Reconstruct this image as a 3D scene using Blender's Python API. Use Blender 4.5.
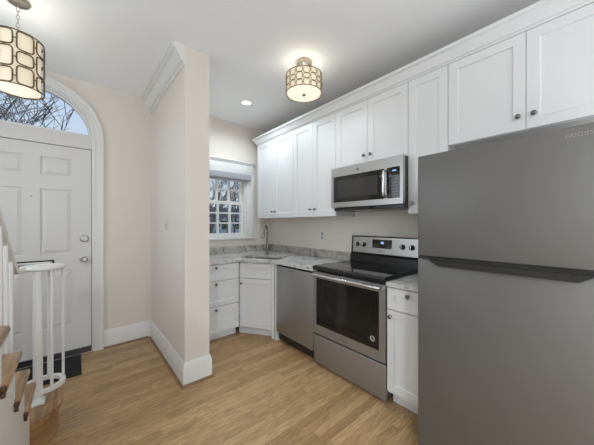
import bpy, bmesh, math, random
from mathutils import Vector, Matrix
random.seed(7)
PI = math.pi
for o in list(bpy.data.objects): bpy.data.objects.remove(o)
SC = bpy.context.scene
COL = SC.collection

# ------------------------------------------------------------------ camera, world, lights, exposure
cam_d = bpy.data.cameras.new('camera'); cam = bpy.data.objects.new('camera', cam_d); COL.objects.link(cam)
cam.location = (0, 0, 1.315); cam.rotation_euler = (PI/2, 0, math.radians(-40.65))
cam_d.sensor_fit = 'HORIZONTAL'; cam_d.sensor_width = 36; cam_d.lens = 257/594*36
cam_d.shift_y = 1.2/594; cam_d.clip_start = 0.02; cam_d.clip_end = 200
SC.camera = cam
vs = SC.view_settings
vs.view_transform = 'Standard'; vs.look = 'None'; vs.exposure = 0.0; vs.gamma = 1.0; vs.use_curve_mapping = False

world = bpy.data.worlds.new('sky'); SC.world = world; world.use_nodes = True
wn, wl = world.node_tree.nodes, world.node_tree.links
bg = wn['Background']
tc = wn.new('ShaderNodeTexCoord'); sx = wn.new('ShaderNodeSeparateXYZ'); cr = wn.new('ShaderNodeValToRGB')
wl.new(tc.outputs['Generated'], sx.inputs[0]); wl.new(sx.outputs['Z'], cr.inputs[0]); wl.new(cr.outputs[0], bg.inputs[0])
cr.color_ramp.elements[0].position = 0.0; cr.color_ramp.elements[0].color = (0.80, 0.86, 0.93, 1)
cr.color_ramp.elements[1].position = 0.6; cr.color_ramp.elements[1].color = (0.42, 0.60, 0.92, 1)
bg.inputs[1].default_value = 1.0

def area_light(name, loc, rot, sx_, sy_, power, color=(1, 1, 1)):
    d = bpy.data.lights.new(name, 'AREA'); d.shape = 'RECTANGLE'; d.size = sx_; d.size_y = sy_
    d.energy = power; d.color = color
    o = bpy.data.objects.new(name, d); COL.objects.link(o); o.location = loc; o.rotation_euler = rot
    return o
XL_ = -1.25
DAY = (0.80, 0.91, 1.0)
# daylight entering through the big windows of the living room behind the camera
area_light('daylight_back_window', (0.95, -4.42, 1.55), (math.radians(90+10), 0, 0), 2.2, 1.7, 3, DAY)
area_light('daylight_back_window', (-1.9, -4.42, 1.55), (math.radians(90+10), 0, 0), 1.8, 1.7, 14, DAY)
area_light('daylight_side_window', (-3.12, -2.2, 1.55), (math.radians(90+10), 0, math.radians(-90)), 2.2, 1.7, 43, DAY)
# added fill lamp, out of view outdoors, brightening the kitchen through its window
area_light('added_window_fill', (1.5, 4.5, 3.1), (math.radians(-50), 0, 0), 1.8, 1.2, 60, (0.88, 0.95, 1.0))
# added fill lamp behind the camera, aimed up to brighten the ceiling
area_light('added_up_fill', (0.6, -2.4, 0.30), (math.radians(180), 0, 0), 3.0, 3.0, 85, (0.66, 0.83, 1.0))
# added fill lamp at the unseen foyer wall, brightening divider and stairs
area_light('added_foyer_fill', (XL_+0.01, 2.2, 1.75), (math.radians(90), 0, math.radians(-90)), 1.3, 1.2, 11, DAY)

# ------------------------------------------------------------------ material helpers
def new_mat(name):
    m = bpy.data.materials.new(name); m.use_nodes = True
    return m, m.node_tree.nodes, m.node_tree.links, m.node_tree.nodes['Principled BSDF']
def plain(name, col, rough=0.5, metal=0.0, bump=0.0, bscale=60, spec=0.5, var=0.0):
    m, n, l, p = new_mat(name)
    p.inputs['Base Color'].default_value = (*col, 1); p.inputs['Roughness'].default_value = rough
    p.inputs['Metallic'].default_value = metal; p.inputs['Specular IOR Level'].default_value = spec
    t = n.new('ShaderNodeTexCoord'); z = n.new('ShaderNodeTexNoise'); z.inputs['Scale'].default_value = bscale
    z.inputs['Detail'].default_value = 3
    l.new(t.outputs['Object'], z.inputs['Vector'])
    if bump:
        b = n.new('ShaderNodeBump'); b.inputs['Strength'].default_value = bump; b.inputs['Distance'].default_value = 0.002
        l.new(z.outputs['Fac'], b.inputs['Height']); l.new(b.outputs[0], p.inputs['Normal'])
    if var:
        mr = n.new('ShaderNodeMixRGB'); mr.inputs[1].default_value = (*[c*(1-var) for c in col], 1)
        mr.inputs[2].default_value = (*[min(1, c*(1+var)) for c in col], 1)
        l.new(z.outputs['Fac'], mr.inputs[0]); l.new(mr.outputs[0], p.inputs['Base Color'])
    return m
def brushed(name, col, rough=0.35, metal=1.0, axis='Z', amp=0.08):
    m, n, l, p = new_mat(name)
    p.inputs['Metallic'].default_value = metal
    t = n.new('ShaderNodeTexCoord'); mp = n.new('ShaderNodeMapping'); z = n.new('ShaderNodeTexNoise')
    mp.inputs['Scale'].default_value = (90, 90, 1.2) if axis == 'Z' else (1.2, 60, 120)
    z.inputs['Scale'].default_value = 1.0; z.inputs['Detail'].default_value = 4
    l.new(t.outputs['Object'], mp.inputs[0]); l.new(mp.outputs[0], z.inputs['Vector'])
    mr = n.new('ShaderNodeMixRGB'); mr.inputs[1].default_value = (*[c*(1-amp) for c in col], 1); mr.inputs[2].default_value = (*[c*(1+amp) for c in col], 1)
    l.new(z.outputs['Fac'], mr.inputs[0]); l.new(mr.outputs[0], p.inputs['Base Color'])
    ma = n.new('ShaderNodeMapRange'); ma.inputs['To Min'].default_value = rough-0.05; ma.inputs['To Max'].default_value = rough+0.07
    l.new(z.outputs['Fac'], ma.inputs['Value']); l.new(ma.outputs[0], p.inputs['Roughness'])
    return m
def glow(name, col, strength, base=(0.9, 0.85, 0.75)):
    m, n, l, p = new_mat(name)
    p.inputs['Base Color'].default_value = (*base, 1); p.inputs['Roughness'].default_value = 0.7
    p.inputs['Emission Color'].default_value = (*col, 1); p.inputs['Emission Strength'].default_value = strength
    return m
def wood(name, dark, light, scale=(2, 30, 30), rough=0.35, ax=0):
    m, n, l, p = new_mat(name)
    t = n.new('ShaderNodeTexCoord'); mp = n.new('ShaderNodeMapping'); z = n.new('ShaderNodeTexNoise')
    mp.inputs['Scale'].default_value = scale; z.inputs['Scale'].default_value = 1; z.inputs['Detail'].default_value = 5
    z.inputs['Distortion'].default_value = 0.7
    l.new(t.outputs['Object'], mp.inputs[0]); l.new(mp.outputs[0], z.inputs['Vector'])
    r = n.new('ShaderNodeValToRGB'); r.color_ramp.elements[0].position = 0.3; r.color_ramp.elements[0].color = (*dark, 1)
    r.color_ramp.elements[1].position = 0.7; r.color_ramp.elements[1].color = (*light, 1)
    l.new(z.outputs['Fac'], r.inputs[0]); l.new(r.outputs[0], p.inputs['Base Color']); p.inputs['Roughness'].default_value = rough
    return m
def floor_mat():
    m, n, l, p = new_mat('oak_strip_floor')
    def math_(op, a, b=None):
        q = n.new('ShaderNodeMath'); q.operation = op
        for i, v in enumerate((a, b)):
            if v is None: continue
            if isinstance(v, (int, float)): q.inputs[i].default_value = v
            else: l.new(v, q.inputs[i])
        return q.outputs[0]
    t = n.new('ShaderNodeTexCoord'); s = n.new('ShaderNodeSeparateXYZ'); l.new(t.outputs['Object'], s.inputs[0])
    X, Y = s.outputs['X'], s.outputs['Y']
    W = 0.0585
    ry = math_('DIVIDE', Y, W); row = math_('FLOOR', ry); fy = math_('FRACT', ry)
    w1 = n.new('ShaderNodeTexWhiteNoise'); w1.noise_dimensions = '1D'; l.new(row, w1.inputs['W'])
    xx = math_('ADD', math_('DIVIDE', X, 0.95), math_('MULTIPLY', w1.outputs['Value'], 7.0))
    ix = math_('FLOOR', xx); fx = math_('FRACT', xx)
    cv = n.new('ShaderNodeCombineXYZ'); l.new(row, cv.inputs[0]); l.new(ix, cv.inputs[1])
    w2 = n.new('ShaderNodeTexWhiteNoise'); w2.noise_dimensions = '2D'; l.new(cv.outputs[0], w2.inputs['Vector'])
    rnd = w2.outputs['Value']
    # grain: long stretched noise offset per plank, plus cathedral rings
    gv = n.new('ShaderNodeCombineXYZ')
    l.new(math_('MULTIPLY', X, 1.7), gv.inputs[0]); l.new(math_('MULTIPLY', Y, 19.0), gv.inputs[1]); l.new(math_('MULTIPLY', rnd, 40.0), gv.inputs[2])
    nz = n.new('ShaderNodeTexNoise'); nz.inputs['Scale'].default_value = 1.0; nz.inputs['Detail'].default_value = 3; nz.inputs['Distortion'].default_value = 0.15
    l.new(gv.outputs[0], nz.inputs['Vector'])
    rings = math_('FRACT', math_('MULTIPLY', nz.outputs['Fac'], 11.0))
    tri = math_('ABSOLUTE', math_('SUBTRACT', rings, 0.5))
    fv = n.new('ShaderNodeCombineXYZ')
    l.new(math_('MULTIPLY', X, 6.0), fv.inputs[0]); l.new(math_('MULTIPLY', Y, 160.0), fv.inputs[1]); l.new(math_('MULTIPLY', rnd, 11.0), fv.inputs[2])
    nf = n.new('ShaderNodeTexNoise'); nf.inputs['Scale'].default_value = 1.0; nf.inputs['Detail'].default_value = 3
    l.new(fv.outputs[0], nf.inputs['Vector'])
    base = n.new('ShaderNodeValToRGB'); e = base.color_ramp.elements
    e[0].position = 0.0; e[0].color = FLOOR_C[0]; e[1].position = 1.0; e[1].color = FLOOR_C[2]
    k = base.color_ramp.elements.new(0.5); k.color = FLOOR_C[1]
    l.new(rnd, base.inputs[0])
    g1 = math_('ADD', math_('MULTIPLY', tri, 0.80), 0.72)
    g2 = math_('ADD', math_('MULTIPLY', nf.outputs['Fac'], 0.7), 0.65)
    gap = math_('MULTIPLY', math_('GREATER_THAN', fy, 0.025), math_('GREATER_THAN', fx, 0.0025))
    gp = math_('ADD', math_('MULTIPLY', gap, 0.38), 0.62)
    fac = math_('MULTIPLY', math_('MULTIPLY', g1, g2), gp)
    vm = n.new('ShaderNodeVectorMath'); vm.operation = 'SCALE'; l.new(base.outputs[0], vm.inputs[0]); l.new(fac, vm.inputs['Scale'])
    l.new(vm.outputs[0], p.inputs['Base Color'])
    p.inputs['Roughness'].default_value = 0.30; p.inputs['Specular IOR Level'].default_value = 0.4
    b = n.new('ShaderNodeBump'); b.inputs['Strength'].default_value = 0.15; b.inputs['Distance'].default_value = 0.001
    l.new(fac, b.inputs['Height']); l.new(b.outputs[0], p.inputs['Normal'])
    return m
FLOOR_C = ((0.375, 0.225, 0.104, 1), (0.46, 0.285, 0.137, 1), (0.53, 0.34, 0.172, 1))
def granite(name, stops, scale=14, rough=0.15):
    m, n, l, p = new_mat(name)
    t = n.new('ShaderNodeTexCoord'); z = n.new('ShaderNodeTexNoise'); z.inputs['Scale'].default_value = scale
    z.inputs['Detail'].default_value = 9; z.inputs['Roughness'].default_value = 0.72; z.inputs['Distortion'].default_value = 1.2
    l.new(t.outputs['Object'], z.inputs['Vector'])
    v = n.new('ShaderNodeTexVoronoi'); v.inputs['Scale'].default_value = scale*9; l.new(t.outputs['Object'], v.inputs['Vector'])
    mx = n.new('ShaderNodeMixRGB'); mx.inputs[0].default_value = 0.12
    l.new(z.outputs['Fac'], mx.inputs[1]); l.new(v.outputs['Color'], mx.inputs[2])
    r = n.new('ShaderNodeValToRGB'); el = r.color_ramp.elements
    el[0].position, el[0].color = stops[0][0], (*stops[0][1], 1); el[1].position, el[1].color = stops[-1][0], (*stops[-1][1], 1)
    for ps, c in stops[1:-1]: q = el.new(ps); q.color = (*c, 1)
    l.new(mx.outputs[0], r.inputs[0]); l.new(r.outputs[0], p.inputs['Base Color']); p.inputs['Roughness'].default_value = rough
    return m
def glass_mat():
    m, n, l, p = new_mat('window_glass'); n.remove(p)
    tr = n.new('ShaderNodeBsdfTransparent'); gl = n.new('ShaderNodeBsdfGlossy'); gl.inputs['Roughness'].default_value = 0.02
    tr.inputs[0].default_value = (0.95, 0.97, 0.97, 1)
    fr = n.new('ShaderNodeFresnel'); fr.inputs[0].default_value = 1.4; mx = n.new('ShaderNodeMixShader')
    l.new(fr.outputs[0], mx.inputs[0]); l.new(tr.outputs[0], mx.inputs[1]); l.new(gl.outputs[0], mx.inputs[2])
    l.new(mx.outputs[0], n['Material Output'].inputs[0])
    return m

M = dict(
    wall=plain('beige_wall_paint', (0.79, 0.73, 0.66), 0.85, bump=0.05, bscale=220, spec=0.25),
    ceil=plain('white_ceiling_paint', (0.93, 0.93, 0.93), 0.9, bump=0.04, bscale=200, spec=0.2),
    trim=plain('white_trim_paint', (0.80, 0.79, 0.765), 0.4, bump=0.02, bscale=90),
    door=plain('door_paint', (0.71, 0.685, 0.66), 0.45, bump=0.03, bscale=120),
    cab=plain('cabinet_paint', (0.77, 0.77, 0.77), 0.38, bump=0.02, bscale=90),
    dark=plain('dark_gap', (0.02, 0.018, 0.016), 0.7),
    floor=floor_mat(),
    tread=wood('oak_tread', (0.20, 0.10, 0.04), (0.47, 0.27, 0.12), (3, 3, 20), 0.3),
    treadx=wood('oak_tread_board', (0.17, 0.085, 0.035), (0.52, 0.31, 0.15), (34, 2.5, 20), 0.3),
    shoe=wood('oak_shoe_moulding', (0.17, 0.095, 0.045), (0.30, 0.18, 0.09), (8, 8, 8), 0.4),
    mahog=plain('dark_stained_wood', (0.09, 0.035, 0.018), 0.3, var=0.3, bscale=40),
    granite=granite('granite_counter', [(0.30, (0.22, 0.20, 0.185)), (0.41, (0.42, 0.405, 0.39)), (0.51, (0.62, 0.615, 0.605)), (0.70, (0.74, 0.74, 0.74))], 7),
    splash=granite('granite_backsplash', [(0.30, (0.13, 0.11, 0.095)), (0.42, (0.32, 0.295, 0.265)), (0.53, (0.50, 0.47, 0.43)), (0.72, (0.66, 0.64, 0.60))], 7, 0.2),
    steel=brushed('stainless_steel', (0.48, 0.47, 0.46), 0.34, 1.0, 'X'),
    steelv=brushed('stainless_front', (0.385, 0.385, 0.385), 0.42, 0.85, 'Z', 0.06),
    bright=plain('polished_chrome', (0.72, 0.72, 0.72), 0.15, 1.0),
    satin=plain('satin_nickel', (0.42, 0.41, 0.39), 0.3, 1.0),
    knob=plain('knob_pewter', (0.22, 0.21, 0.20), 0.28, 1.0),
    slate=brushed('fridge_slate_steel', (0.165, 0.160, 0.153), 0.42, 0.5, 'Z', 0.05),
    slatedark=plain('fridge_handle', (0.035, 0.035, 0.034), 0.35, 0.3),
    black=plain('black_enamel', (0.012, 0.012, 0.012), 0.25),
    bglass=plain('black_glass', (0.010, 0.010, 0.010), 0.05, spec=0.6),
    ovenglass=plain('oven_window_glass', (0.014, 0.013, 0.012), 0.06, spec=0.35),
    mwglass=plain('microwave_window_mesh', (0.035, 0.033, 0.031), 0.18, spec=0.6),
    ink=plain('logo_ink', (0.12, 0.12, 0.12), 0.5),
    etched=plain('etched_mark', (0.31, 0.31, 0.305), 0.4, 0.4),
    etched2=plain('grey_sticker', (0.42, 0.42, 0.41), 0.5),
    burner=plain('burner_ring', (0.05, 0.05, 0.05), 0.25),
    white=plain('white_plastic', (0.78, 0.77, 0.75), 0.4),
    shade=plain('roller_shade_fabric', (0.40, 0.40, 0.43), 0.8, bump=0.1, bscale=400),
    mat=plain('rubber_mat', (0.012, 0.012, 0.014), 0.9, bump=0.6, bscale=260),
    brass=plain('aged_bronze', (0.20, 0.155, 0.10), 0.38, 0.9),
    gold=plain('champagne_bronze', (0.36, 0.29, 0.19), 0.35, 0.9),
    faucet=plain('brushed_faucet_nickel', (0.27, 0.265, 0.255), 0.25, 1.0),
    basin=brushed('sink_steel', (0.28, 0.275, 0.27), 0.35, 1.0, 'X'),
    nickel=plain('champagne_nickel', (0.52, 0.47, 0.40), 0.28, 1.0),
    cloth=glow('lamp_shade_cloth', (1.0, 0.84, 0.60), 0.36, (0.85, 0.78, 0.62)),
    diff=glow('lamp_diffuser', (1.0, 0.90, 0.72), 0.62),
    led=glow('recessed_led', (1.0, 0.95, 0.86), 3.0),
    disp=glow('clock_display', (0.35, 0.55, 1.0), 0.9, (0.02, 0.02, 0.03)),
    glass=glass_mat(),
    bark=plain('tree_bark', (0.055, 0.045, 0.04), 0.9, bump=0.5, bscale=30, var=0.3),
    barkpale=plain('pale_tree_bark', (0.16, 0.145, 0.13), 0.9, bump=0.5, bscale=30, var=0.3),
    ground=plain('leaf_littered_lawn', (0.16, 0.14, 0.10), 1.0, var=0.5, bscale=4),
    hedge=plain('hedge_leaves', (0.03, 0.04, 0.035), 0.8, var=0.5, bscale=20),
    siding=plain('house_siding', (0.50, 0.56, 0.64), 0.8),
    roof=plain('house_shingles', (0.10, 0.10, 0.11), 0.9, var=0.3, bscale=12),
    threshold=plain('dark_metal_threshold', (0.10, 0.10, 0.105), 0.35, 0.8),
    wire=plain('lamp_socket', (0.3, 0.27, 0.22), 0.4, 0.8),
)

# ------------------------------------------------------------------ mesh helpers
class MB:
    def __init__(s): s.bm = bmesh.new()
    def add(s, verts, faces):
        vv = [s.bm.verts.new(v) for v in verts]
        for f in faces:
            try: s.bm.faces.new([vv[i] for i in f])
            except ValueError: pass
        return s
    def merge(s, b):
        b.verts.ensure_lookup_table(); b.verts.index_update()
        vv = [s.bm.verts.new(v.co) for v in b.verts]
        for f in b.faces:
            try: s.bm.faces.new([vv[v.index] for v in f.verts])
            except ValueError: pass
        b.free(); return s
    def box(s, x0, x1, y0, y1, z0, z1, bev=0.0, seg=2):
        b = bmesh.new(); bmesh.ops.create_cube(b, size=1)
        for v in b.verts:
            v.co = ((x0+x1)/2+v.co.x*(x1-x0), (y0+y1)/2+v.co.y*(y1-y0), (z0+z1)/2+v.co.z*(z1-z0))
        if bev: bmesh.ops.bevel(b, geom=list(b.edges), offset=bev, segments=seg, affect='EDGES', profile=0.5)
        return s.merge(b)
    def prism(s, pts, a, b, axis='z', hole=None):
        """polygon pts (2-D) swept from a to b along the axis ('z': xy polygon, 'y': xz polygon, 'x': yz polygon)"""
        f = {'z': lambda p, t: (p[0], p[1], t), 'y': lambda p, t: (p[0], t, p[1]), 'x': lambda p, t: (t, p[0], p[1])}[axis]
        n = len(pts); v = [f(p, a) for p in pts]+[f(p, b) for p in pts]
        return s.add(v, [list(range(n)), list(range(n, 2*n))]+[[i, (i+1) % n, n+(i+1) % n, n+i] for i in range(n)])
    def plate(s, outer, holes, a, b, axis='y'):
        """flat plate with holes: 2-D outlines filled, thickness from a to b along the axis"""
        cu = bpy.data.curves.new('tmp', 'CURVE'); cu.dimensions = '2D'; cu.fill_mode = 'BOTH'; cu.extrude = abs(b-a)/2
        for poly in [outer]+list(holes):
            sp = cu.splines.new('POLY'); sp.points.add(len(poly)-1); sp.use_cyclic_u = True
            for i, q in enumerate(poly): sp.points[i].co = (q[0], q[1], 0, 1)
        o = bpy.data.objects.new('tmp', cu); COL.objects.link(o)
        dg = bpy.context.evaluated_depsgraph_get()
        me = bpy.data.meshes.new_from_object(o.evaluated_get(dg)); mid = (a+b)/2
        t = bmesh.new(); t.from_mesh(me); bmesh.ops.remove_doubles(t, verts=t.verts, dist=1e-5)
        for v in t.verts:
            x, y, z = v.co
            v.co = {'y': (x, mid+z, y), 'z': (x, y, mid+z), 'x': (mid+z, x, y)}[axis]
        bpy.data.objects.remove(o); bpy.data.curves.remove(cu); bpy.data.meshes.remove(me)
        return s.merge(t)
    def tube(s, pts, r, n=10, closed=False, caps=True):
        pts = [Vector(p) for p in pts]; N = len(pts); rr = r if isinstance(r, (list, tuple)) else [r]*N
        rings = []; prev = None
        for i, p in enumerate(pts):
            if closed: d = pts[(i+1) % N]-pts[i-1]
            else: d = pts[min(i+1, N-1)]-pts[max(i-1, 0)]
            d.normalize()
            if prev is None:
                u = d.orthogonal().normalized()
            else:
                u = prev-d*prev.dot(d)
                u = u.normalized() if u.length > 1e-6 else d.orthogonal().normalized()
            prev = u; w = d.cross(u)
            rings.append([p+(u*math.cos(2*PI*k/n)+w*math.sin(2*PI*k/n))*rr[i] for k in range(n)])
        v = [q for ring in rings for q in ring]; f = []
        for i in range(N if closed else N-1):
            a, b = i*n, ((i+1) % N)*n
            for k in range(n): f.append([a+k, a+(k+1) % n, b+(k+1) % n, b+k])
        if not closed and caps: f += [list(range(n)), list(range((N-1)*n, N*n))]
        return s.add(v, f)
    def cyl(s, p0, p1, r, n=20): return s.tube([p0, p1], r, n)
    def lathe(s, prof, c=(0, 0, 0), n=28, axis='z', closed=True):
        v, f = [], []; m = len(prof)
        for k in range(n):
            a = 2*PI*k/n; ca, sa = math.cos(a), math.sin(a)
            for r, h in prof:
                q = {'z': (r*ca, r*sa, h), 'y': (r*ca, h, r*sa), 'x': (h, r*ca, r*sa)}[axis]
                v.append((c[0]+q[0], c[1]+q[1], c[2]+q[2]))
        for k in range(n):
            for j in range(m-1):
                f.append([k*m+j, k*m+j+1, ((k+1) % n)*m+j+1, ((k+1) % n)*m+j])
        b = bmesh.new(); vv = [b.verts.new(q) for q in v]
        for q in f: b.faces.new([vv[i] for i in q])
        bmesh.ops.remove_doubles(b, verts=b.verts, dist=1e-6)
        for fc in list(b.faces):
            if fc.calc_area() < 1e-12: b.faces.remove(fc)
        return s.merge(b)
    def sweep(s, path, prof, side=1):
        """moulding: 2-D path (xy), profile (out, z) pushed out to the right of the path (side=1), mitred corners"""
        P = [Vector(p) for p in path]; N = len(P); off = []
        for i in range(N):
            ns = []
            if i > 0: d = (P[i]-P[i-1]).normalized(); ns.append(Vector((d.y, -d.x))*side)
            if i < N-1: d = (P[i+1]-P[i]).normalized(); ns.append(Vector((d.y, -d.x))*side)
            if len(ns) == 2:
                m = (ns[0]+ns[1]).normalized(); off.append(m/max(0.2, m.dot(ns[0])))
            else: off.append(ns[0])
        k = len(prof); v = []
        for i in range(N):
            for o_, z in prof: q = P[i]+off[i]*o_; v.append((q.x, q.y, z))
        f = []
        for i in range(N-1):
            for j in range(k): f.append([i*k+j, i*k+(j+1) % k, (i+1)*k+(j+1) % k, (i+1)*k+j])
        f += [list(range(k)), list(range((N-1)*k, N*k))]
        return s.add(v, f)
    def text(s, txt, size, pos, depth=0.0006, align='CENTER', shear=0, squash=1.0):
        """lettering lying on a front facing -y (local): x to the right, z up"""
        cu = bpy.data.curves.new('tmp', 'FONT'); cu.body = txt; cu.size = size; cu.extrude = depth; cu.align_x = align; cu.align_y = 'CENTER'; cu.shear = shear
        cu.resolution_u = 3
        o = bpy.data.objects.new('tmp', cu); COL.objects.link(o)
        dg = bpy.context.evaluated_depsgraph_get(); me = bpy.data.meshes.new_from_object(o.evaluated_get(dg))
        t = bmesh.new(); t.from_mesh(me)
        for v in t.verts:
            x, y, z = v.co; v.co = (pos[0]+x*squash, pos[1]-z, pos[2]+y)
        bpy.data.objects.remove(o); bpy.data.curves.remove(cu); bpy.data.meshes.remove(me)
        return s.merge(t)
    def build(s, name, mat, parent=None, smooth=True, ang=35):
        bmesh.ops.recalc_face_normals(s.bm, faces=s.bm.faces)
        me = bpy.data.meshes.new(name); s.bm.to_mesh(me); s.bm.free()
        mats = mat if isinstance(mat, (list, tuple)) else [mat]
        for q in mats: me.materials.append(q)
        if smooth:
            for p in me.polygons: p.use_smooth = True
            me.set_sharp_from_angle(angle=math.radians(ang))
        o = bpy.data.objects.new(name, me); COL.objects.link(o)
        if parent: o.parent = parent
        return o
def tag(o, label, cat, group=None):
    o['label'] = label; o['category'] = cat
    if group: o['group'] = group
    return o
def thing(name, label, cat, loc=(0, 0, 0), rz=0.0, group=None):
    o = bpy.data.objects.new(name, None); COL.objects.link(o); o.empty_display_size = 0.05
    o.location = loc; o.rotation_euler = (0, 0, rz)
    return tag(o, label, cat, group)
def struct(name, mb, mat, smooth=True):
    o = mb.build(name, mat, None, smooth); o['kind'] = 'structure'; return o
def sempty(name, loc=(0, 0, 0), rz=0.0):
    o = bpy.data.objects.new(name, None); COL.objects.link(o); o.location = loc; o.rotation_euler = (0, 0, rz); o['kind'] = 'structure'; return o
def rect(x0, x1, z0, z1): return [(x0, z0), (x1, z0), (x1, z1), (x0, z1)]
def arch(cx, r, zc, zb, n=40):
    return [(cx+r, zb)]+[(cx+r*math.cos(a), zc+r*math.sin(a)) for a in [PI*i/n for i in range(n+1)]]+[(cx-r, zb)]
def archband(cx, r0, r1, zc, zb, n=48): return arch(cx, r1, zc, zb, n)+arch(cx, r0, zc, zb, n)[::-1]

# ------------------------------------------------------------------ room shell
YF, XR, HC = 3.39, 2.345, 2.76          # front wall, kitchen wall, ceiling
XL, YB, XLB = -1.25, -4.45, -3.15       # foyer wall, back wall, living-room wall
DCX, AZ = -0.31, 2.185                  # door centre line and spring of the arch
struct('floor', MB().box(XLB-0.1, XR+0.15, YB-0.1, YF+0.16, -0.12, 0.0), M['floor'], False)
struct('ceiling', MB().box(XLB-0.1, XR+0.15, YB-0.1, YF+0.16, HC, HC+0.12), M['ceil'], False)
WX0, WX1, WZ0, WZ1 = 1.255, 1.915, 1.125, 2.03
struct('wall_front', MB().plate(rect(XL-0.1, XR+0.15, 0, HC), [arch(DCX, 0.455, AZ, 0.0005), rect(WX0, WX1, WZ0, WZ1)], YF, YF+0.16), M['wall'], False)
struct('wall_right', MB().box(XR, XR+0.15, YB, YF, 0, HC), M['wall'], False)
struct('wall_left', MB().plate(rect(0.2, YF, 0, HC), [rect(1.55, 2.85, 1.15, 2.35)], XL-0.1, XL, 'x'), M['wall'], False)
struct('wall_left_return', MB().box(XLB, XL-0.1, 0.2, 0.32, 0, HC), M['wall'], False)
struct('wall_living', MB().plate(rect(YB, 0.32, 0, HC), [rect(-3.35, -1.05, 0.65, 2.4)], XLB-0.1, XLB, 'x'), M['wall'], False)
struct('wall_back', MB().plate(rect(XLB-0.1, XR+0.15, 0, HC), [rect(-0.2, 2.1, 0.65, 2.45), rect(-2.85, -0.95, 0.65, 2.45)], YB-0.1, YB), M['wall'], False)
PX0, PX1, PY = 0.666, 0.870, 2.172
struct('wall_divider', MB().box(PX0, PX1, PY, YF, 0, HC), M['wall'], False)

BASE = [(0, 0), (0.016, 0), (0.016, 0.15), (0.013, 0.158), (0.013, 0.166), (0.009, 0.174), (0.006, 0.19), (0, 0.19)]
SHOE = [(0.016, 0), (0.032, 0), (0.031, 0.006), (0.027, 0.012), (0.021, 0.016), (0.016, 0.018)]
struct('baseboard_divider', MB().sweep([(PX0, YF-0.0165), (PX0, PY), (PX1, PY), (PX1, 2.78)], BASE), M['trim'])
struct('baseboard_front', MB().sweep([(DCX+0.527, YF), (PX0-0.0005, YF)], BASE), M['trim'])
struct('trim_1', MB().sweep([(PX0, YF-0.033), (PX0, PY), (PX1, PY), (PX1, 2.70)], SHOE), M['shoe'])
struct('trim_2', MB().sweep([(DCX+0.527, YF), (PX0-0.033, YF)], SHOE), M['shoe'])
# crown moulding on the foyer side of the divider
CROWN = [(0, 2.605), (0.014, 2.605), (0.014, 2.632), (0.028, 2.634), (0.028, 2.652), (0.036, 2.656), (0.050, 2.684), (0.066, 2.702), (0.066, 2.716), (0.084, 2.718), (0.086, 2.738), (0.104, 2.740), (0.104, HC), (0, HC)]
struct('trim_3', MB().sweep([(PX0, YF), (PX0, PY+0.001)], CROWN), M['trim'])
# corner bead strip on the divider end
# ------------------------------------------------------------------ front door with arched fanlight
d1 = sempty('trim_4')
c = MB()
c.prism(archband(DCX, 0.445, 0.525, AZ, 0), YF-0.018, YF, 'y')
c.build('casing_board', M['trim'], d1)
MB().prism(archband(DCX, 0.497, 0.5255, AZ, 0), YF-0.030, YF-0.0185, 'y').build('casing_band', M['trim'], d1)
MB().prism(archband(DCX, 0.445, 0.459, AZ, 0), YF-0.025, YF-0.0185, 'y').build('casing_bead', M['trim'], d1)
MB().prism(archband(DCX, 0.432, 0.4545, AZ, 0), YF-0.002, YF+0.13, 'y').build('jamb', M['trim'], d1)
w2 = sempty('window_2')
MB().box(DCX-0.431, DCX+0.431, YF+0.0, YF+0.12, 2.078, 2.205).build('transom_bar', M['door'], w2, False)
# fanlight sash and pane
zb = 2.206
def clipped_arch(r, z0, n=44):
    a0 = math.asin(max(-1, min(1, (z0-AZ)/r)))
    return [(DCX+r*math.cos(a), AZ+r*math.sin(a)) for a in [a0+(PI-2*a0)*i/n for i in range(n+1)]]
outer = clipped_arch(0.431, zb); inner = clipped_arch(0.412, zb+0.026)
MB().plate(outer, [inner], YF+0.03, YF+0.075).build('sash', M['trim'], w2)
MB().plate(clipped_arch(0.418, zb+0.02), [], YF+0.05, YF+0.054).build('pane', M['glass'], w2)
# door leaf
dr = sempty('door_1', (DCX, YF+0.012, 0))
hx = 0.428
cols = [(-0.338, -0.112), (0.058, 0.284)]
cols = [(-0.342, -0.062), (0.053, 0.280)]
cols = [(-0.282, -0.056), (0.053, 0.279)]
rows = [(0.305, 0.865), (1.02, 1.648), (1.775, 1.952)]
holes = [rect(a, b, z0, z1) for a, b in cols for z0, z1 in rows]
lf = MB().plate(rect(-hx, hx, 0.035, 2.073), holes, 0, 0.044)
for a, b in cols:
    for z0, z1 in rows:
        lf.box(a-0.001, b+0.001, 0.012, 0.034, z0-0.001, z1+0.001)
        # raised field with a bevelled rim
        x0, x1, w0, w1 = a+0.012, b-0.012, z0+0.012, z1-0.012; e = 0.028
        lf.add([(x0, .012, w0), (x1, .012, w0), (x1, .012, w1), (x0, .012, w1), (x0+e, .002, w0+e), (x1-e, .002, w0+e), (x1-e, .002, w1-e), (x0+e, .002, w1-e)],
               [[4, 5, 6, 7], [0, 1, 5, 4], [1, 2, 6, 5], [2, 3, 7, 6], [3, 0, 4, 7]])
lf.build('door_leaf', M['door'], dr, False)
dead = MB().lathe([(0, -0.022), (0.026, -0.022), (0.033, -0.017), (0.036, -0.004), (0.036, 0.0)], (0.371, 0, 1.165), 28, 'y').build('deadbolt', M['satin'], dr)
dead['label'] = 'round satin deadbolt'
MB().box(0.367, 0.375, -0.034, -0.021, 1.148, 1.182, 0.002).build('thumb_turn', M['satin'], dead)
kb = MB().lathe([(0, -0.062), (0.016, -0.061), (0.025, -0.052), (0.027, -0.042), (0.020, -0.030), (0.010, -0.024), (0.010, -0.008), (0.030, -0.006), (0.031, 0.0)], (0.371, 0, 0.955), 28, 'y').build('door_knob', M['satin'], dr)
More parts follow.
